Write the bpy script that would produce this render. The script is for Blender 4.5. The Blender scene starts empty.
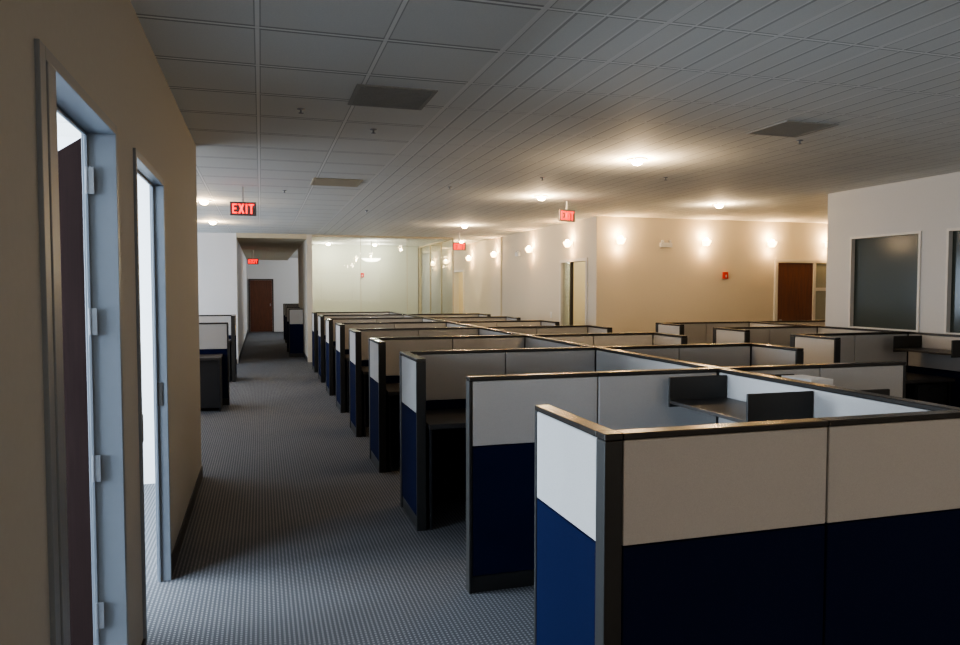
import bpy, bmesh, math
from mathutils import Vector, Matrix
sc = bpy.context.scene
col = sc.collection

# ------------------------------------------------------------------ materials
def N(nt, t, **kw):
    n = nt.nodes.new(t)
    for k, v in kw.items():
        setattr(n, k, v)
    return n
def M(nt, op, a, b=None):
    n = nt.nodes.new('ShaderNodeMath'); n.operation = op
    for i, v in enumerate((a, b)):
        if v is None: continue
        if isinstance(v, (int, float)): n.inputs[i].default_value = v
        else: nt.links.new(v, n.inputs[i])
    return n.outputs[0]
def mix(nt, fac, a, b):
    n = nt.nodes.new('ShaderNodeMixRGB')
    for i, v in ((0, fac), (1, a), (2, b)):
        if isinstance(v, (int, float)): n.inputs[i].default_value = v
        elif isinstance(v, tuple): n.inputs[i].default_value = (*v, 1)
        else: nt.links.new(v, n.inputs[i])
    return n.outputs[0]
def line(nt, c, period, width, off=0.0):
    a = M(nt, 'ADD', c, 100 * period + off + period / 2)
    a = M(nt, 'DIVIDE', a, period)
    a = M(nt, 'FRACT', a)
    a = M(nt, 'SUBTRACT', a, 0.5)
    a = M(nt, 'ABSOLUTE', a)
    return M(nt, 'LESS_THAN', a, width / period / 2)
def base(name):
    m = bpy.data.materials.new(name); m.use_nodes = True
    return m, m.node_tree, m.node_tree.nodes['Principled BSDF']
def mat(name, c, rough=0.6, metal=0.0, scale=60, amt=0.12, bump=0.0, spec=None):
    m, nt, p = base(name)
    tc = N(nt, 'ShaderNodeTexCoord'); nz = N(nt, 'ShaderNodeTexNoise')
    nz.inputs['Scale'].default_value = scale; nz.inputs['Detail'].default_value = 3
    nt.links.new(tc.outputs['Object'], nz.inputs['Vector'])
    d = tuple(x * (1 - amt) for x in c); l = tuple(min(1, x * (1 + amt)) for x in c)
    nt.links.new(mix(nt, nz.outputs[0], d, l), p.inputs['Base Color'])
    p.inputs['Roughness'].default_value = rough; p.inputs['Metallic'].default_value = metal
    if spec is not None: p.inputs['Specular IOR Level'].default_value = spec
    if bump:
        b = N(nt, 'ShaderNodeBump'); b.inputs['Strength'].default_value = bump; b.inputs['Distance'].default_value = 0.002
        nt.links.new(nz.outputs[0], b.inputs['Height']); nt.links.new(b.outputs[0], p.inputs['Normal'])
    return m
def emis(name, c, s):
    m, nt, p = base(name)
    p.inputs['Base Color'].default_value = (*c, 1)
    p.inputs['Emission Color'].default_value = (*c, 1); p.inputs['Emission Strength'].default_value = s
    return m

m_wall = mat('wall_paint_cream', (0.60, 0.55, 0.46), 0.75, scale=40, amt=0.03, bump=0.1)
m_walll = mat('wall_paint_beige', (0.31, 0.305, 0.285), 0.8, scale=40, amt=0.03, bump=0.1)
m_wallr = mat('wall_paint_stone', (0.54, 0.54, 0.53), 0.75, scale=40, amt=0.03, bump=0.1)
m_wallw = mat('wall_paint_white', (0.70, 0.70, 0.70), 0.75, scale=40, amt=0.03)
m_wallg = mat('wall_paint_pale_green', (0.58, 0.61, 0.555), 0.75, scale=40, amt=0.03)
m_gyp = mat('gypsum_beige', (0.52, 0.46, 0.34), 0.8, scale=40, amt=0.04)
m_up = mat('fabric_light_grey', (0.47, 0.455, 0.435), 0.9, scale=350, amt=0.16, bump=0.4)
m_lo = mat('fabric_navy', (0.008, 0.012, 0.042), 0.9, scale=350, amt=0.3, bump=0.4, spec=0.06)
m_cap = mat('metal_dark_bronze', (0.055, 0.05, 0.045), 0.27, 0.5, scale=30, amt=0.1)
m_trim = mat('trim_charcoal', (0.028, 0.027, 0.025), 0.5, 0.1, scale=30, amt=0.1)
m_desk = mat('laminate_dark', (0.05, 0.045, 0.042), 0.4, scale=90, amt=0.2)
m_ped = mat('painted_steel_black', (0.02, 0.02, 0.022), 0.5, scale=90, amt=0.1)
m_frame = mat('frame_blue_grey', (0.17, 0.19, 0.215), 0.45, 0.0, scale=20, amt=0.03)
m_framew = mat('frame_light', (0.62, 0.60, 0.56), 0.5, scale=20, amt=0.03)
m_framed = mat('frame_dark', (0.05, 0.045, 0.04), 0.5, scale=20, amt=0.05)
m_base = mat('rubber_baseboard', (0.03, 0.03, 0.032), 0.6, scale=20, amt=0.1)
m_steel = mat('brushed_steel', (0.28, 0.29, 0.31), 0.45, 0.7, scale=80, amt=0.1)
m_white = mat('white_enamel', (0.7, 0.69, 0.66), 0.5, scale=20, amt=0.02)
m_frost = mat('pale_frosted_glass', (0.30, 0.31, 0.26), 0.2, scale=20, amt=0.05)
m_paper = mat('paper', (0.8, 0.8, 0.8), 0.8, scale=50, amt=0.03)
m_red = mat('red_plastic', (0.6, 0.03, 0.02), 0.4, scale=20, amt=0.05)
m_vent = mat('vent_grey', (0.36, 0.36, 0.34), 0.7, scale=100, amt=0.2)
m_bulb = emis('lamp_glow', (1.0, 0.74, 0.42), 90)
m_scg = emis('sconce_glow', (1.0, 0.66, 0.30), 16)
m_bowl = emis('bowl_glow', (1.0, 0.92, 0.75), 8)
m_exit = emis('exit_letters_red', (1.0, 0.003, 0.003), 5.0)
m_exitb = mat('exit_face_plastic', (0.20, 0.17, 0.16), 0.6, scale=20, amt=0.05)

def wood(name='wood_brown', c0=(0.06, 0.02, 0.01), c1=(0.17, 0.06, 0.028), r=0.4, sp=0.5):
    m, nt, p = base(name)
    tc = N(nt, 'ShaderNodeTexCoord'); w = N(nt, 'ShaderNodeTexNoise'); mp = N(nt, 'ShaderNodeMapping')
    mp.inputs['Scale'].default_value = (14, 14, 1.2); w.inputs['Scale'].default_value = 3; w.inputs['Detail'].default_value = 5
    nt.links.new(tc.outputs['Object'], mp.inputs[0]); nt.links.new(mp.outputs[0], w.inputs['Vector'])
    nt.links.new(mix(nt, w.outputs[0], c0, c1), p.inputs['Base Color'])
    p.inputs['Roughness'].default_value = r; p.inputs['Specular IOR Level'].default_value = sp
    return m
m_wood = wood()
m_woodd = wood('wood_dark', (0.006, 0.004, 0.004), (0.014, 0.009, 0.008), 0.9, 0.0)
def glass(name, tint, op, k):
    m, nt, p = base(name)
    out = nt.nodes['Material Output']
    tr = N(nt, 'ShaderNodeBsdfTransparent'); tr.inputs[0].default_value = (*tint, 1)
    gl = N(nt, 'ShaderNodeBsdfGlossy'); gl.inputs['Roughness'].default_value = 0.03
    fr = N(nt, 'ShaderNodeFresnel'); fr.inputs[0].default_value = op
    ms = N(nt, 'ShaderNodeMixShader')
    nt.links.new(M(nt, 'MULTIPLY', fr.outputs[0], k), ms.inputs[0]); nt.links.new(tr.outputs[0], ms.inputs[1]); nt.links.new(gl.outputs[0], ms.inputs[2])
    nt.links.new(ms.outputs[0], out.inputs[0])
    return m
m_glass = glass('clear_glass', (0.968, 0.990, 0.978), 1.45, 0.5)
def dglass():
    m, nt, p = base('dark_room_glass')
    p.inputs['Base Color'].default_value = (0.05, 0.06, 0.052, 1)  # opaque pane; the unlit room behind is put into this colour
    p.inputs['Roughness'].default_value = 0.14; p.inputs['Specular IOR Level'].default_value = 0.35
    return m
m_dglass = dglass()

def carpet():
    m, nt, p = base('carpet_dotted_grey')
    tc = N(nt, 'ShaderNodeTexCoord'); s = N(nt, 'ShaderNodeSeparateXYZ')
    nt.links.new(tc.outputs['Object'], s.inputs[0])
    X, Y = s.outputs[0], s.outputs[1]
    P = 0.022
    d1 = M(nt, 'MULTIPLY', line(nt, X, P, 0.010), line(nt, Y, P, 0.012))
    nz = N(nt, 'ShaderNodeTexNoise'); nz.inputs['Scale'].default_value = 250
    nt.links.new(tc.outputs['Object'], nz.inputs['Vector'])
    nb = N(nt, 'ShaderNodeTexNoise'); nb.inputs['Scale'].default_value = 1.5
    nt.links.new(tc.outputs['Object'], nb.inputs['Vector'])
    c = mix(nt, d1, (0.062, 0.067, 0.078), (0.30, 0.30, 0.31))
    c2 = mix(nt, nz.outputs[0], (0.04, 0.042, 0.05), (0.20, 0.20, 0.205))
    c = mix(nt, 0.3, c, c2)
    sh = M(nt, 'MULTIPLY', nb.outputs[0], 0.15)
    c = mix(nt, sh, c, (0.045, 0.045, 0.052))
    nt.links.new(c, p.inputs['Base Color'])
    p.inputs['Roughness'].default_value = 0.9
    b = N(nt, 'ShaderNodeBump'); b.inputs['Strength'].default_value = 0.12; b.inputs['Distance'].default_value = 0.003
    nt.links.new(nz.outputs[0], b.inputs['Height']); nt.links.new(b.outputs[0], p.inputs['Normal'])
    return m
def ceil():
    m, nt, p = base('acoustic_ceiling')
    tc = N(nt, 'ShaderNodeTexCoord'); s = N(nt, 'ShaderNodeSeparateXYZ')
    nt.links.new(tc.outputs['Object'], s.inputs[0])
    X, Y = s.outputs[0], s.outputs[1]
    right = M(nt, 'GREATER_THAN', X, 1.2)
    left = M(nt, 'SUBTRACT', 1.0, right)
    edge = M(nt, 'SUBTRACT', line(nt, X, 0.61, 0.032), line(nt, X, 0.61, 0.020))  # shadow lines along the T-bars, drawn into the base colour
    # cross seams: closer spacing and darker shadow on the plain tiles
    eR = M(nt, 'MULTIPLY', M(nt, 'SUBTRACT', line(nt, Y, 0.61, 0.034), line(nt, Y, 0.61, 0.018)), right)
    eL = M(nt, 'MULTIPLY', M(nt, 'SUBTRACT', line(nt, Y, 0.61, 0.056), line(nt, Y, 0.61, 0.022)), left)
    edgeY = M(nt, 'MAXIMUM', eR, eL)
    bar = M(nt, 'MAXIMUM', line(nt, X, 0.61, 0.020), line(nt, Y, 0.61, 0.020))
    gro = M(nt, 'MULTIPLY', line(nt, X, 0.1525, 0.015, 0.0), right)
    groh = M(nt, 'MULTIPLY', line(nt, X, 0.1525, 0.010, 0.014), right)
    dark = M(nt, 'MAXIMUM', M(nt, 'MULTIPLY', edge, 0.75), edgeY)
    dark = M(nt, 'MAXIMUM', dark, M(nt, 'MULTIPLY', gro, 0.75))
    nz = N(nt, 'ShaderNodeTexNoise'); nz.inputs['Scale'].default_value = 120
    nt.links.new(tc.outputs['Object'], nz.inputs['Vector'])
    c = mix(nt, nz.outputs[0], (0.72, 0.73, 0.70), (0.83, 0.835, 0.80))
    c = mix(nt, M(nt, 'MULTIPLY', dark, 0.6), c, (0.16, 0.16, 0.155))
    c = mix(nt, M(nt, 'MULTIPLY', M(nt, 'MAXIMUM', bar, groh), 0.8), c, (0.94, 0.94, 0.91))
    nt.links.new(c, p.inputs['Base Color'])
    p.inputs['Roughness'].default_value = 0.8; p.inputs['Specular IOR Level'].default_value = 0.35
    b = N(nt, 'ShaderNodeBump'); b.inputs['Strength'].default_value = 0.5; b.inputs['Distance'].default_value = 0.006
    nt.links.new(M(nt, 'SUBTRACT', 1.0, dark), b.inputs['Height']); nt.links.new(b.outputs[0], p.inputs['Normal'])
    return m
m_carpet, m_ceil = carpet(), ceil()

# ------------------------------------------------------------------ mesh tools
def boxmesh(name, boxes, bevel=0.0):
    me = bpy.data.meshes.new(name); bm = bmesh.new()
    for (x0, x1, y0, y1, z0, z1) in boxes:
        r = bmesh.ops.create_cube(bm, size=1)
        bmesh.ops.scale(bm, vec=(x1 - x0, y1 - y0, z1 - z0), verts=r['verts'])
        bmesh.ops.translate(bm, vec=((x0 + x1) / 2, (y0 + y1) / 2, (z0 + z1) / 2), verts=r['verts'])
    if bevel:
        bmesh.ops.bevel(bm, geom=bm.edges[:], offset=bevel, segments=2, affect='EDGES', profile=0.5)
    bm.to_mesh(me); bm.free()
    return me
def lathe(name, prof, seg=24):
    me = bpy.data.meshes.new(name); bm = bmesh.new()
    rings = []
    for r, z in prof:
        if r < 1e-6: rings.append([bm.verts.new((0, 0, z))])
        else: rings.append([bm.verts.new((r * math.cos(2 * math.pi * i / seg), r * math.sin(2 * math.pi * i / seg), z)) for i in range(seg)])
    for a, b in zip(rings, rings[1:]):
        for i in range(seg):
            j = (i + 1) % seg
            if len(a) == 1: f = [a[0], b[j], b[i]]
            elif len(b) == 1: f = [a[i], a[j], b[0]]
            else: f = [a[i], a[j], b[j], b[i]]
            fc = bm.faces.new(f); fc.smooth = True
    bmesh.ops.recalc_face_normals(bm, faces=bm.faces[:])
    bm.to_mesh(me); bm.free()
    return me
def obj(name, me, m=None, parent=None, loc=(0, 0, 0), rz=0.0):
    o = bpy.data.objects.new(name, me)
    if m is not None and me is not None and not me.materials: me.materials.append(m)
    o.location = loc; o.rotation_euler = (0, 0, rz)
    col.objects.link(o)
    if parent: o.parent = parent
    return o
def thing(name, label, cat, loc=(0, 0, 0), rz=0.0, group=None):
    o = obj(name, None, None, None, loc, rz)
    o.empty_display_size = 0.1
    o['label'] = label; o['category'] = cat
    if group: o['group'] = group
    return o
def struct(name, boxes, m, bevel=0.0, parent=None):
    o = obj(name, boxmesh(name, boxes, bevel), m, parent)
    o['kind'] = 'structure'
    return o

H, EYE, CZ = 1.18, 1.65, 2.885
FAR = 29.5
# ------------------------------------------------------------------ shell
struct('floor', [(-4.2, 12.2, -5.2, FAR + .2, -0.1, 0)], m_carpet)
struct('ceiling', [(-4.2, 12.2, -5.2, FAR + .2, CZ, CZ + 0.1)], m_ceil)
struct('trim_1', [(-0.5, 1.0, 16.9, FAR, CZ - 0.10, CZ - 0.001)], m_gyp)

WX1 = -0.52
WXD = -0.615
WXT = -0.572
D1 = (2.04, 3.05); D2 = (3.47, 4.44); DT = 2.26
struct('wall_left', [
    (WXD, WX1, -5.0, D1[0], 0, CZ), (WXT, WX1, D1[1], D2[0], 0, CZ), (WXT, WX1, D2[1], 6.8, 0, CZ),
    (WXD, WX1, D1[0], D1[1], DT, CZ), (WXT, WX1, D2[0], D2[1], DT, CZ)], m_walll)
struct('wall_office_end', [(-4.0, WXT, 6.68, 6.8, 0, CZ)], m_wallw)
struct('baseboard_left', [(WX1, WX1 + 0.01, -4.9, D1[0] - 0.0, 0, 0.1), (WX1, WX1 + 0.01, D1[1], D2[0], 0, 0.1),
                          (WX1, WX1 + 0.01, D2[1], 6.8, 0, 0.1)], m_base)
def outer(name, ys, wins, x0=-4.12, x1=-4.0):
    b = [(x0, x1, ys[0], ys[1], 0, 0.8), (x0, x1, ys[0], ys[1], 2.5, CZ)]
    y = ys[0]
    for a, c in wins:
        b.append((x0, x1, y, a, 0.8, 2.5)); y = c
    b.append((x0, x1, y, ys[1], 0.8, 2.5))
    return struct(name, b, m_wallw)
wins = [(0.6, 3.2), (3.6, 6.2), (8.0, 11.5), (12.2, 16.2)]
outer('wall_exterior_left', (-5.0, 17.0), wins)
wn = 1
for a, c in wins:
    f = [(-4.1, -4.03, a, a + 0.05, 0.8, 2.5), (-4.1, -4.03, c - 0.05, c, 0.8, 2.5), (-4.1, -4.03, a + .05, c - .05, 0.8, 0.85),
         (-4.1, -4.03, a + .05, c - .05, 2.45, 2.5), (-4.1, -4.03, (a + c) / 2 - 0.025, (a + c) / 2 + 0.025, 0.85, 2.45)]
    struct('window_%d' % wn, f, m_frame); wn += 1
# alcove + corridor
struct('wall_alcove', [(-4.0, -0.5, 17.0, 17.12, 0, CZ)], m_wallw)
struct('wall_corridor_left', [(-0.62, -0.5, 17.12, FAR, 0, CZ)], m_wallw)
struct('wall_far', [(-0.62, 5.45, FAR, FAR + .12, 0, CZ)], m_wallw)
# right walls
struct('wall_back', [(5.45, 12.0, 11.3, 11.42, 0, CZ)], m_wall)
struct('wall_side', [(5.45, 5.57, 11.42, 11.65, 0, CZ), (5.45, 5.57, 12.85, 19.7, 0, CZ), (5.45, 5.57, 20.8, FAR, 0, CZ),
    (5.45, 5.57, 11.65, 12.85, 2.2, CZ), (5.45, 5.57, 19.7, 20.8, 2.2, CZ)], m_wall)
struct('trim_2', [(5.43, 5.45, 16.35, 16.45, 0, CZ)], m_gyp)
RW = 7.05
SL = 1.16
struct('wall_right', [(RW, RW + 0.12, -5.0, 7.82, 0, SL), (RW, RW + 0.12, -5.0, 7.82, 2.3, CZ),
    (RW, RW + 0.12, -5.0, 4.6, SL, 2.3), (RW, RW + 0.12, 6.08, 6.4, SL, 2.3), (RW, RW + 0.12, 7.42, 7.82, SL, 2.3)], m_wallr)
for a, c in [(6.4, 7.42), (4.6, 6.08)]:
    w = struct('window_%d' % wn, [(RW - 0.015, RW + 0.1, a, a + 0.028, SL, 2.3), (RW - 0.015, RW + 0.1, c - 0.028, c, SL, 2.3),
        (RW - 0.015, RW + 0.1, a + .028, c - .028, SL, SL + .028), (RW - 0.015, RW + 0.1, a + .028, c - .028, 2.272, 2.3)], m_framew); wn += 1
    g = obj('window_pane', boxmesh('pane', [(RW + 0.04, RW + 0.05, a + 0.029, c - 0.029, SL + 0.029, 2.271)]), m_dglass, w)
struct('wall_right_return', [(RW + 0.12, 12.0, 7.7, 7.82, 0, CZ)], m_wallw)
struct('wall_right_outer', [(12.0, 12.12, 7.7, 11.42, 0, CZ)], m_wallw)
# behind camera, with a window opening added for the fill light
struct('wall_rear', [(-4.0, RW, -5.12, -5.0, 0, 0.8), (-4.0, RW, -5.12, -5.0, 2.5, CZ), (-4.0, -0.2, -5.12, -5.0, 0.8, 2.5), (6.2, RW, -5.12, -5.0, 0.8, 2.5)], m_wall)
struct('window_%d' % wn, [(-0.15, 6.15, -5.1, -5.03, 0.8, 0.85), (-0.15, 6.15, -5.1, -5.03, 2.45, 2.5)] +
       [(x, x + 0.05, -5.1, -5.03, 0.8 if x in (-0.2, 6.15) else 0.85, 2.5 if x in (-0.2, 6.15) else 2.45) for x in (-0.2, 1.4, 3.0, 4.6, 6.15)], m_frame); wn += 1

# glass meeting room
struct('wall_meeting_left', [(1.0, 1.12, 16.9, 20.82, 0, CZ)], m_wall)
struct('wall_meeting_back', [(1.12, 4.34, 20.7, 20.82, 0, CZ)], m_wallg)
def gpane(boxes, fr):
    global wn
    w = struct('window_%d' % wn, fr, m_gyp); wn += 1
    obj('glass_pane', boxmesh('glass_pane', boxes), m_glass, w)
gpane([(1.13, 2.209, 16.94, 16.952, 0.04, 2.84), (2.217, 3.292, 16.94, 16.952, 0.04, 2.84), (3.30, 4.39, 16.94, 16.952, 0.04, 2.84)],
      [(1.12, 4.42, 16.92, 16.97, 0, 0.04), (1.12, 4.42, 16.92, 16.97, 2.84, CZ - 0.001),
       (2.210, 2.216, 16.935, 16.957, 0.04, 2.84), (3.293, 3.299, 16.935, 16.957, 0.04, 2.84), (4.392, 4.42, 16.92, 16.97, 0.04, 2.84)])
gpane([(4.40, 4.412, 16.975, 18.1, 0.04, 2.84), (4.40, 4.412, 18.13, 19.35, 0.04, 2.84), (4.40, 4.412, 19.38, 20.64, 0.04, 2.84)],
      [(4.38, 4.43, 16.975, 20.69, 0, 0.04), (4.38, 4.43, 16.975, 20.69, 2.84, CZ - 0.001), (4.37, 4.44, 20.65, 20.82, 0.04, 2.84),
       (4.39, 4.42, 18.102, 18.128, 0.04, 2.84), (4.39, 4.42, 19.352, 19.378, 0.04, 2.84)])

# ------------------------------------------------------------------ doors
def hinge(parent, x, y, z):
    o = obj('hinge', boxmesh('hinge', [(-0.012, 0.010, -0.003, 0.003, -0.05, 0.05), (-0.018, -0.011, -0.006, 0.004, -0.05, 0.05)], 0.001), m_steel, parent, (x, y, z))
    o['label'] = 'steel butt hinge'
def door_left(n, a, c, leaf, xb):
    j = 0.035; x0, x1 = xb - 0.010, WX1 + 0.012
    jn = 0.05 if leaf else 0.03
    zz = a + (0.145 if leaf else jn)
    bx = [(x0, x1, a, a + jn, 0, DT), (x0, x1, c - j, c, 0, DT), (x0, x1, a + jn, c - j, DT - j, DT),
        (x0 + .01, x0 + .022, c - j - 0.012, c - j, 0, DT - j), (x0 + .01, x0 + .022, zz + .02, c - j - .012, DT - j - 0.012, DT - j)]
    if leaf: bx += [(x0, x1 - 0.025, a + jn, a + jn + 0.02, 0, DT - j), (x0, x1, a + jn + 0.02, zz, 0, DT - j)]
    d = struct('door_%d' % n, bx, m_frame, 0.002)
    if leaf:
        ang = math.atan2(0.80, -0.38)
        lf = obj('door_leaf', boxmesh('door_leaf', [(0, 0.88, -0.04, 0.0, 0.01, DT - j - 0.005)], 0.002), m_woodd, d, (-0.612, c - j + 0.012, 0), ang)
        hd = obj('handle', boxmesh('handle', [(0.80, 0.83, 0.0, 0.05, 0.98, 1.01), (0.70, 0.83, 0.04, 0.06, 0.98, 1.0)], 0.003), m_steel, lf)
        for z in (0.42, 0.98, 1.53, 2.05): hinge(d, -0.592, c - j - 0.014, z)
    else:
        st = obj('strike_plate', boxmesh('strike', [(-0.565, -0.535, c - j - 0.006, c - j, 1.0, 1.13)]), m_framed, d)
        obj('strike_plate', boxmesh('strike', [(x1, x1 + 0.004, a + 0.002, a + 0.024, 0.98, 1.1)]), m_steel, d)
door_left(1, *D1, True, WXD)
door_left(2, *D2, False, WXT)
# far corridor door
F = FAR
d = struct('door_3', [(-0.45, -0.40, F - .06, F, 0, 2.05), (0.42, 0.47, F - .06, F, 0, 2.05), (-0.40, 0.42, F - .06, F, 2.0, 2.05)], m_framed)
obj('door_leaf', boxmesh('leaf3', [(-0.395, 0.415, F - .04, F - .01, 0.01, 1.995)], 0.002), m_wood, d)
obj('handle', boxmesh('h3', [(0.33, 0.37, F - .08, F - .04, 1.0, 1.1)], 0.002), m_steel, d)
# back wall door with sidelight
d = struct('door_4', [(9.02, 9.08, 11.26, 11.3, 0, 2.2), (9.86, 9.92, 11.26, 11.3, 0, 2.2), (10.28, 10.34, 11.26, 11.3, 0, 2.2), (9.08, 9.86, 11.26, 11.3, 2.14, 2.2),
    (9.92, 10.28, 11.26, 11.3, 2.14, 2.2), (9.92, 10.28, 11.26, 11.3, 0, 0.2), (9.92, 10.28, 11.26, 11.3, 1.0, 1.06), (9.92, 10.28, 11.26, 11.3, 1.62, 1.68)], m_framew)
obj('door_leaf', boxmesh('leaf4', [(9.085, 9.855, 11.275, 11.298, 0.01, 2.135)], 0.002), m_wood, d)
obj('sidelight_pane', boxmesh('sl4', [(9.921, 10.279, 11.285, 11.295, 0.2, 2.139)]), m_frost, d)
obj('handle', boxmesh('h4', [(9.12, 9.16, 11.24, 11.275, 1.0, 1.1)], 0.002), m_steel, d)
# doorways in side wall
d = struct('door_5', [(5.43, 5.58, 11.65, 11.70, 0, 2.2), (5.43, 5.58, 12.80, 12.85, 0, 2.2), (5.43, 5.58, 11.70, 12.80, 2.15, 2.2)], m_framew)
struct('trim_3', [(5.44, 5.50, 12.36, 12.40, 0, 2.15)], m_framed)
obj('sidelight_pane', boxmesh('sl5', [(5.47, 5.475, 12.401, 12.799, 0.02, 2.149)]), m_glass, d)
struct('wall_closet', [(8.0, 8.1, 11.42, 14.6, 0, CZ), (5.57, 8.0, 14.5, 14.6, 0, CZ)], m_wall)
d = struct('door_6', [(5.43, 5.58, 19.7, 19.75, 0, 2.2), (5.43, 5.58, 20.75, 20.8, 0, 2.2), (5.43, 5.58, 19.75, 20.75, 2.15, 2.2)], m_framew)
struct('wall_side_room', [(7.4, 7.5, 18.5, 22.6, 0, CZ), (5.57, 7.4, 22.5, 22.6, 0, CZ), (5.57, 7.4, 18.5, 18.6, 0, CZ)], m_wall)
struct('baseboard_back', [(5.45, 9.0, 11.29, 11.3, 0, 0.1), (10.35, 11.99, 11.29, 11.3, 0, 0.1)], m_base)
struct('baseboard_side', [(5.44, 5.45, 12.86, 16.3, 0, 0.1), (5.44, 5.45, 16.5, 19.69, 0, 0.1)], m_base)
struct('baseboard_alcove', [(-3.9, -0.52, 16.99, 17.0, 0, 0.1)], m_base)
struct('baseboard_corridor', [(-0.5, -0.49, 17.2, FAR - .1, 0, 0.1), (0.99, 1.0, 17.0, 20.8, 0, 0.1)], m_base)

# ------------------------------------------------------------------ cubicle parts
T = 0.066
cache = {}
def cm(key, fn):
    if key not in cache: cache[key] = fn()
    return cache[key]
G = 'grey and navy cubicle dividers'
LAB = 'low cubicle divider, light grey fabric above navy fabric, dark cap'
def part(x, y, L, ang, e0=False, e1=False, label=LAB):
    p = thing('cubicle_divider', label, 'cubicle divider', (x, y, 0), ang, G)
    k = (round(L, 3), e0, e1)
    a = 0.02 if e0 else 0.004; b = L - (0.02 if e1 else 0.004)
    obj('base_rail', cm(('b', k), lambda: boxmesh('base_rail', [(a, b, -0.026, 0.026, 0, 0.09)], 0.002)), m_trim, p)
    obj('lower_fabric', cm(('l', k), lambda: boxmesh('lower_fabric', [(a, b, -0.030, 0.030, 0.092, 0.80)], 0.005)), m_lo, p)
    obj('upper_fabric', cm(('u', k), lambda: boxmesh('upper_fabric', [(a, b, -0.030, 0.030, 0.805, 1.156)], 0.005)), m_up, p)
    obj('top_cap', cm(('t', k), lambda: boxmesh('top_cap', [(0.001, L - 0.001, -T / 2, T / 2, 1.158, H)], 0.004)), m_cap, p)
    if e0: obj('end_trim', cm(('e0',), lambda: boxmesh('end_trim', [(0, 0.019, -T / 2, T / 2, 0, 1.157)], 0.003)), m_trim, p)
    if e1: obj('end_trim', cm(('e1', k), lambda: boxmesh('end_trim', [(L - 0.019, L, -T / 2, T / 2, 0, 1.157)], 0.003)), m_trim, p)
    return p
def post(x, y):
    s = thing('corner_post', 'dark metal corner post joining cubicle dividers', 'corner post', (x, y, 0), 0, 'cubicle corner posts')
    obj('post_shaft', cm('post', lambda: boxmesh('post_shaft', [(-T / 2, T / 2, -T / 2, T / 2, 0, 1.157)], 0.004)), m_trim, s)
    obj('post_cap', cm('postc', lambda: boxmesh('post_cap', [(-T / 2, T / 2, -T / 2, T / 2, 1.158, H + .001)], 0.004)), m_cap, s)
PI2 = math.pi / 2
def lateral(x0, x1, y, wing=None, nseg=2, splits=None, wl=0.57, aisle='lo'):
    lo, hi = x0, x1
    if wing is not None:
        px = x0 + T / 2 if aisle == 'lo' else x1 - T / 2
        post(px, y)
        if wing < 0: part(px, y - T / 2 - wl, wl, PI2, e0=True)
        else: part(px, y + T / 2, wl, PI2, e1=True)
        if aisle == 'lo': lo = x0 + T
        else: hi = x1 - T
    xs = [lo] + (splits or [lo + (hi - lo) * i / nseg for i in range(1, nseg)]) + [hi]
    for i in range(len(xs) - 1):
        part(xs[i], y, xs[i + 1] - xs[i], 0.0,
             e0=(i == 0 and wing is None and aisle == 'lo'), e1=(i == len(xs) - 2 and wing is None and aisle == 'hi'))
def desk(x0, x1, y0, y1, ped='hi', modesty=False):
    p = thing('cubicle_desk', 'dark laminate cubicle worktop on panel supports with drawer pedestal', 'desk', (x0, y0, 0), 0, 'dark cubicle desks')
    L, D = round(x1 - x0, 3), round(y1 - y0, 3)
    k = (L, D, ped)
    q = L - 0.45 if ped == 'hi' else 0.05
    obj('worktop', cm(('w', k), lambda: boxmesh('worktop', [(0, L, 0, D, 0.70, 0.735)], 0.004)), m_desk, p)
    obj('support_panel', cm(('s', k), lambda: boxmesh('support_panel', [(0.01, 0.03, 0.04, D - 0.02, 0, 0.70)], 0.002)), m_ped, p)
    obj('support_panel', cm(('s2', k), lambda: boxmesh('support_panel', [(L - 0.03, L - 0.01, 0.04, D - 0.02, 0, 0.70)], 0.002)), m_ped, p)
    if modesty:
        obj('modesty_panel', cm(('m', k), lambda: boxmesh('modesty_panel', [(0.5, L - 0.031, 0.06, 0.08, 0.05, 0.70)], 0.002)), m_ped, p)
    c = obj('drawer_pedestal', cm(('p', k), lambda: boxmesh('drawer_pedestal', [(q, q + 0.4, 0.06, D - 0.03, 0.02, 0.68)], 0.003)), m_ped, p)
    for i in range(3):
        z = 0.04 + i * 0.215
        dr = obj('drawer', cm(('d', k, i), lambda: boxmesh('drawer', [(q + 0.01, q + 0.39, 0.042, 0.06, z, z + 0.2)], 0.003)), m_ped, c)
        obj('drawer_pull', cm(('dp', k, i), lambda: boxmesh('pull', [(q + 0.15, q + 0.25, 0.03, 0.042, z + 0.15, z + 0.165)])), m_trim, dr)

SP = 2.60           # spine left face
rows = [5.43 + 1.66 * k for k in range(7)]
lateral(1.06, SP, 2.16, wing=+1, splits=[1.945])
lateral(1.06, SP, 3.77, wing=None, splits=[1.82])
for y in rows:
    lateral(1.0, SP, y, wing=-1, splits=[1.83])
allrows = [2.16, 3.77] + rows
for a, b in zip(allrows, allrows[1:]):
    part(SP + T / 2, a + T / 2, b - a - T, PI2)
for y in allrows: post(SP + T / 2, y)
lateral(SP + T, 4.02, 3.77, wing=None, nseg=2, aisle='hi')
for y in rows[:-1]:
    lateral(SP + T, 4.15, y, wing=-1, nseg=2, aisle='hi')
desk(1.14, SP - 0.01, 2.20, 2.80)
for y in rows:
    desk(1.08, SP - 0.01, y - 0.64, y - 0.04)
for y in rows[:-1]:
    desk(SP + T + 0.01, 4.07, y - 0.64, y - 0.04)
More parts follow.
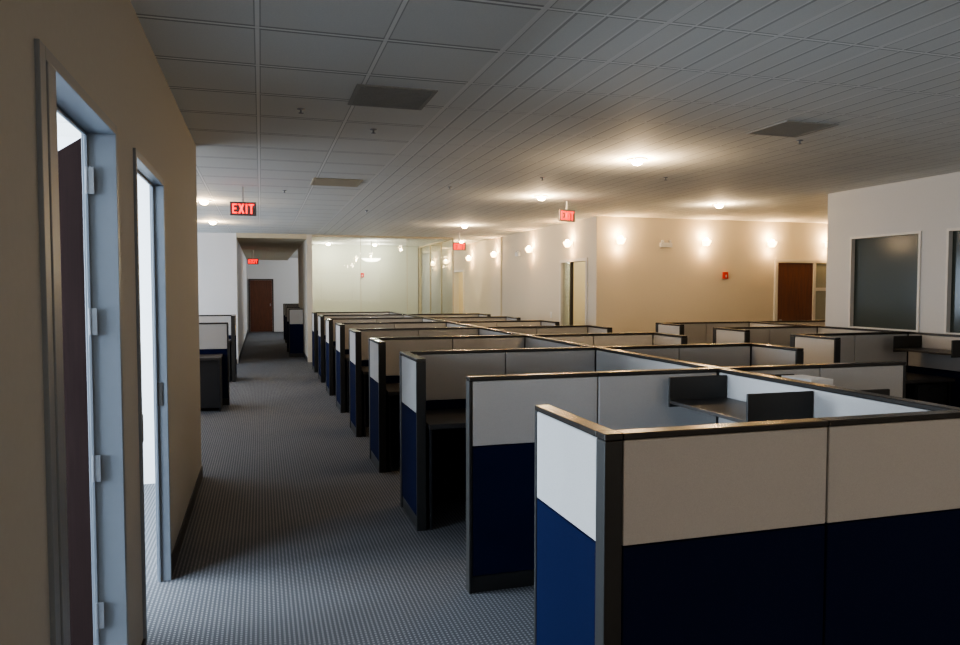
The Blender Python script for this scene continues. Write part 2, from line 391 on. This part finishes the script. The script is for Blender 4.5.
# third block
B3 = 5.35
for y in (6.4, 7.78, 9.15):
    lateral(B3, 6.86, y, wing=-1, nseg=2)
    desk(B3 + T + 0.01, 6.84, y - 0.64, y - 0.04)
    post(6.86 + T / 2, y)
part(6.86 + T / 2, 6.4 + T / 2, 1.38 - T, PI2)
part(6.86 + T / 2, 7.78 + T / 2, 1.37 - T, PI2)
part(6.86 + T / 2, 5.2, 1.2 - T / 2, PI2)
lateral(6.86 + T, 8.5, 9.15, wing=-1, nseg=2, aisle='hi')
desk(6.95, 8.42, 8.51, 9.11)
# left block
for y in (11.0, 14.3):
    lateral(-2.1, -0.45, y, wing=-1 if y > 12 else None, nseg=2, aisle='hi')
    desk(-2.1, -0.53, y - 0.64, y - 0.04, ped='lo', modesty=True)
# corridor dividers by meeting room
for y in (18.3, 19.9):
    part(0.64, y, 0.345, 0.0, e0=True)
for y in (21.6, 23.2, 24.8):
    part(0.70, y, 1.5, 0.0, e0=True)

# shelves
def shelf(x0, x1, y0, y1, label, h=0.15):
    s = thing('cubicle_shelf', label, 'shelf', (x0, y0, 0), 0, 'cubicle shelves')
    L, D = x1 - x0, y1 - y0
    obj('shelf_board', boxmesh('shelf_board', [(0, L, 0.015, D - 0.015, 1.0, 1.02)], 0.003), m_desk, s)
    obj('side_bracket', boxmesh('side_bracket', [(0, L, 0, 0.014, 0.98, 1.0 + h)], 0.003), m_trim, s)
    obj('side_bracket', boxmesh('side_bracket', [(0, L, D - 0.014, D, 0.98, 1.0 + h)], 0.003), m_trim, s)
shelf(2.22, SP - 0.001, 2.95, 3.66, 'dark open shelf hung on inside of cubicle divider')
shelf(SP + T + 0.001, 3.02, 2.9, 3.6, 'dark open shelf hung on cubicle divider, papers on it')
shelf(6.48, 6.858, 5.5, 6.2, 'dark open shelf hung on divider near windowed wall')
pp = thing('paper_stack', 'loose stack of white papers lying on cubicle shelf', 'papers', (2.85, 3.28, 1.021), 0.1)
for i in range(5):
    obj('paper_bundle', boxmesh('paper_bundle', [(-0.075, 0.075, -0.11, 0.11, i * 0.03, i * 0.03 + 0.029)], 0.001), m_paper, pp, (0.006 * ((i * 7) % 3 - 1), 0.008 * ((i * 5) % 3 - 1), 0), 0.04 * ((i * 3) % 4 - 1.5))

# ------------------------------------------------------------------ lights & ceiling things
def pl(x, y, z, e, c=(1, 0.76, 0.48), r=0.05):
    l = bpy.data.lights.new('lamp', 'POINT'); l.energy = e; l.color = c; l.shadow_soft_size = r
    o = bpy.data.objects.new('lamp_light', l); o.location = (x, y, z); col.objects.link(o); return o
ring = lathe('trim_ring', [(0.055, 0.0), (0.060, -0.012), (0.095, -0.010), (0.10, 0.0)])
bulb = lathe('bulb', [(0.0, -0.06), (0.035, -0.052), (0.055, -0.03), (0.054, 0.0)])
def down(x, y, e, z=CZ, c=(1, 0.71, 0.41), k=0.12):
    p = thing('ceiling_downlight', 'round recessed ceiling downlight, glowing warm', 'ceiling light', (x, y, z), 0, 'recessed downlights')
    obj('trim_ring', ring, m_white, p); obj('bulb', bulb, m_bulb, p)
    pl(x, y, z - k, e, c)
for x, y, e in [(3.44, 6.27, 54), (3.58, 9.1, 44), (3.77, 13.6, 42), (6.38, 9.2, 38), (-0.74, 10.9, 30), (-0.82, 14.2, 30)]:
    down(x, y, e)
for x, y in ((1.2, -1.2), (4.2, -1.2), (1.2, -3.6), (4.2, -3.6)):
    down(x, y, 19, c=(1, 0.76, 0.52))
for x in (1.75, 3.0):
    down(x, 20.0, 34, c=(1, 0.95, 0.80), k=0.25)
down(4.9, 18.0, 14); down(4.4, 24.0, 50, c=(1, .92, .80)); down(2.6, 26.0, 160, c=(0.80, 0.89, 1.0)); down(6.6, 12.9, 80, c=(1, 0.84, 0.52)); down(6.3, 20.6, 90, c=(1, 0.82, 0.45))  # whitish and bluish lamps: added fill for side wall and far corridor
# sconces
scs = lathe('sconce_shade', [(0.04, -0.05), (0.07, 0.0), (0.08, 0.04), (0.075, 0.04), (0.06, 0.0), (0.03, -0.045), (0.0, -0.045)])
scb = lathe('sconce_bulb', [(0.0, -0.02), (0.035, 0.0), (0.045, 0.04), (0.03, 0.07), (0.0, 0.085)])
def sconce(x, y, dx, dy, e=9):
    p = thing('wall_sconce', 'small wall sconce with cup shade, warm glow on wall', 'wall light', (x, y, 2.47), 0, 'wall sconces')
    obj('wall_plate', boxmesh('wall_plate', [(-0.04 if dx == 0 else -0.006, 0.04 if dx == 0 else 0.006, -0.006 if dx == 0 else -0.04, 0.006 if dx == 0 else 0.04, -0.06, 0.06)], 0.002), m_white, p, (dx * 0.006, dy * 0.006, 0))
    obj('shade', scs, m_scg, p, (dx * 0.10, dy * 0.10, 0))
    obj('bulb', scb, m_bulb, p, (dx * 0.10, dy * 0.10, 0))
    pl(x + dx * 0.11, y + dy * 0.11, 2.62, e * 0.6, c=(1, 0.64, 0.30), r=0.03)
    pl(x + dx * 0.11, y + dy * 0.11, 2.34, e * 0.4, c=(1, 0.64, 0.30), r=0.03)
for x in (5.85, 7.52, 8.89, 10.16): sconce(x, 11.3, 0, -1, 15)
for y in (12.3, 14.3, 16.7, 18.9, 21.4, 23.2): sconce(5.45, y, -1, 0, 11)

def exit_mesh():
    me = bpy.data.meshes.new('exit_lettering'); bm = bmesh.new()
    s = 0.017; h = 0.058
    def quad(pts):
        vs = [bm.verts.new((x, 0, z)) for x, z in pts]
        f = bm.faces.new(vs)
        r = bmesh.ops.extrude_face_region(bm, geom=[f])
        bmesh.ops.translate(bm, vec=(0, -0.003, 0), verts=[v for v in r['geom'] if isinstance(v, bmesh.types.BMVert)])
    def rect(x0, x1, z0, z1): quad([(x0, z0), (x1, z0), (x1, z1), (x0, z1)])
    x = -0.125
    rect(x, x + s, -h, h); rect(x + s, x + 0.055, h - s, h); rect(x + s, x + 0.055, -h, -h + s); rect(x + s, x + 0.048, -s / 2, s / 2)
    x = -0.055; w = 0.068
    quad([(x, h), (x + s * 1.2, h), (x + w, -h), (x + w - s * 1.2, -h)])
    quad([(x, -h), (x + s * 1.2, -h), (x + w / 2 + s * .6 , -0.004), (x + w / 2 - s * .6, 0.004)])
    quad([(x + w - s * 1.2, h), (x + w, h), (x + w / 2 + s * .6, -0.004), (x + w / 2 - s * .6, 0.004)])
    rect(0.030, 0.030 + s, -h, h)
    x = 0.062; w = 0.063
    rect(x, x + w, h - s, h); rect(x + w / 2 - s / 2, x + w / 2 + s / 2, -h, h - s)
    bmesh.ops.recalc_face_normals(bm, faces=bm.faces[:])
    bm.to_mesh(me); bm.free(); return me
def exit_sign(x, y, z, rz, label, top=CZ):
    s = thing('exit_sign', label, 'exit sign', (x, y, z), rz, 'red exit signs')
    obj('sign_housing', boxmesh('sign_housing', [(-0.15, 0.15, -0.012, 0.012, -0.082, 0.082)], 0.004), m_exitb, s)
    obj('mounting_stem', boxmesh('stem', [(-0.012, 0.012, -0.008, 0.008, 0.083, top - z - 0.001)], 0.002), m_white, s)
    o = obj('exit_lettering', cm('exitl', exit_mesh), m_exit, s, (0, -0.013, 0))
    o['label'] = 'glowing red letters reading EXIT'
exit_sign(-0.19, 9.3, 2.62, 0, 'glowing red EXIT sign hanging from ceiling over aisle')
exit_sign(4.12, 9.5, 2.68, math.radians(22), 'glowing red EXIT sign turned at angle under ceiling')
exit_sign(4.15, 15.4, 2.58, math.radians(5), 'glowing red EXIT sign near glass meeting room')
exit_sign(-0.2, 22.0, 2.45, 0, 'glowing red EXIT sign in far corridor', CZ - 0.1)

def vent(x, y, label, sx=0.6, m=m_vent):
    v = thing('ceiling_vent', label, 'air vent', (x, y, CZ), 0)
    fr = 0.025; h = sx / 2; st = (sx - 2 * fr) / 12
    obj('vent_frame', boxmesh('vent_frame', [(-h, h, -h, -h + fr, -0.008, -0.001), (-h, h, h - fr, h, -0.008, -0.001), (-h, -h + fr, -h + fr, h - fr, -0.008, -0.001), (h - fr, h, -h + fr, h - fr, -0.008, -0.001)]), m, v)
    obj('vent_louvers', boxmesh('vent_louvers', [(-h + fr, h - fr, -h + fr + i * st, -h + fr + i * st + st * 0.8, -0.006, -0.001) for i in range(12)]), m, v)
vent(0.82, 4.72, 'square dark louvred ceiling vent', 0.5)
vent(3.93, 4.75, 'square dark louvred ceiling vent', 0.46)
vent(0.85, 8.6, 'square grey louvred ceiling vent', 0.55, m=m_gyp)
spk = lathe('sprinkler_body', [(0.028, 0.0), (0.028, -0.004), (0.008, -0.008), (0.008, -0.025), (0.018, -0.028), (0.018, -0.03), (0.0, -0.03)], 12)
for x, y in [(0.85, 5.7), (0.28, 5.2), (4.3, 5.1), (4.3, 7.2), (2.2, 8.6), (1.6, 11.5), (0.3, 9.5), (3.0, 7.6)]:
    s = obj('sprinkler_head', spk, m_steel, None, (x, y, CZ))
    s['label'] = 'small metal fire sprinkler head on ceiling'; s['category'] = 'sprinkler'; s['group'] = 'ceiling sprinklers'
# wall devices
def alarm(x, y, z):
    a = thing('fire_alarm', 'small red fire alarm strobe on wall', 'fire alarm', (x, y, z))
    obj('alarm_housing', boxmesh('alarm_housing', [(-0.045, 0.045, -0.04, 0.0, -0.06, 0.06)]), m_red, a)
    obj('strobe_lens', boxmesh('strobe_lens', [(-0.012, 0.012, -0.052, -0.0405, -0.035, 0.01)], 0.003), m_white, a)
alarm(7.97, 11.3, 1.9); alarm(2.74, 20.7, 2.05)
def emerg(x, y, rz):
    a = thing('emergency_light', 'white emergency light box with two lamp heads', 'emergency light', (x, y, 2.42), rz)
    obj('light_housing', boxmesh('light_housing', [(-0.11, 0.11, -0.05, 0.0, -0.04, 0.04)]), m_wallw, a)
    for sx in (-0.07, 0.07):
        h = obj('lamp_head', cm('lh', lambda: lathe('lamp_head', [(0.0, -0.02), (0.02, -0.02), (0.03, 0.02), (0.0, 0.02)], 16)), m_wallw, a, (sx, -0.03, 0.061))
emerg(6.76, 11.3, 0); emerg(5.45, 15.2, -PI2)
def switch(x, y, rz):
    a = thing('light_switch', 'small white wall switch plate', 'light switch', (x, y, 1.15), rz)
    obj('plate', boxmesh('plate', [(-0.035, 0.035, -0.008, -0.001, -0.06, 0.06)], 0.002), m_white, a)
    obj('toggle', boxmesh('toggle', [(-0.01, 0.01, -0.016, -0.009, -0.02, 0.02)], 0.002), m_white, a)
switch(5.45, 13.3, -PI2)
pb = thing('pendant_light', 'shallow white bowl pendant in glass meeting room', 'ceiling light', (2.7, 18.6, 2.40))
obj('bowl_shade', lathe('bowl', [(0.0, -0.05), (0.12, -0.04), (0.2, -0.01), (0.24, 0.03), (0.235, 0.03), (0.19, 0.0), (0.1, -0.03), (0, -0.035)]), m_bowl, pb)
obj('cord', boxmesh('cord', [(-0.006, 0.006, -0.006, 0.006, -0.03, CZ - 2.40 - 0.001)]), m_steel, pb)
pl(2.7, 18.6, 2.55, 18, (1, 0.96, 0.86))

# ------------------------------------------------------------------ daylight through left windows, added fill at rear
def area(loc, sx, sy, rot, e, c=(0.62, 0.78, 1.0)):
    l = bpy.data.lights.new('daylight', 'AREA'); l.shape = 'RECTANGLE'; l.size = sx; l.size_y = sy; l.energy = e; l.color = c
    o = bpy.data.objects.new('window_daylight', l); o.location = loc; o.rotation_euler = rot; col.objects.link(o)
area((-4.2, 1.9, 1.65), 1.6, 2.5, (0, -PI2, 0), 480, (0.68, 0.82, 1.0))
area((-4.2, 4.9, 1.65), 1.6, 2.5, (0, -PI2, 0), 680, (0.74, 0.86, 1.0))
area((-4.2, 9.75, 1.65), 1.6, 3.4, (0, -PI2, 0), 130, (0.78, 0.87, 1.0))
area((-4.2, 14.2, 1.65), 1.6, 3.9, (0, -PI2, 0), 180, (0.7, 0.83, 1.0))
area((3.0, -5.2, 1.65), 6.2, 1.6, (PI2, 0, 0), 50, (1.0, 0.93, 0.82))  # added warm fill from behind the camera, not daylight
w = bpy.data.worlds.new('World'); sc.world = w; w.use_nodes = True
bg = w.node_tree.nodes['Background']; bg.inputs[0].default_value = (0.6, 0.75, 1.0, 1); bg.inputs[1].default_value = 0.6
try: sc.view_settings.look = 'AgX - Medium High Contrast'
except Exception as ex: print(ex)

# ------------------------------------------------------------------ camera
cd = bpy.data.cameras.new('camera'); cam = bpy.data.objects.new('camera', cd); col.objects.link(cam)
cd.sensor_width = 36; cd.lens = 730 / 960 * 36; cd.clip_start = 0.05; cd.clip_end = 100
cam.location = (0, 0, EYE)
cam.rotation_euler = (math.radians(90 - 2.6), 0, math.radians(-16.7))
sc.camera = cam
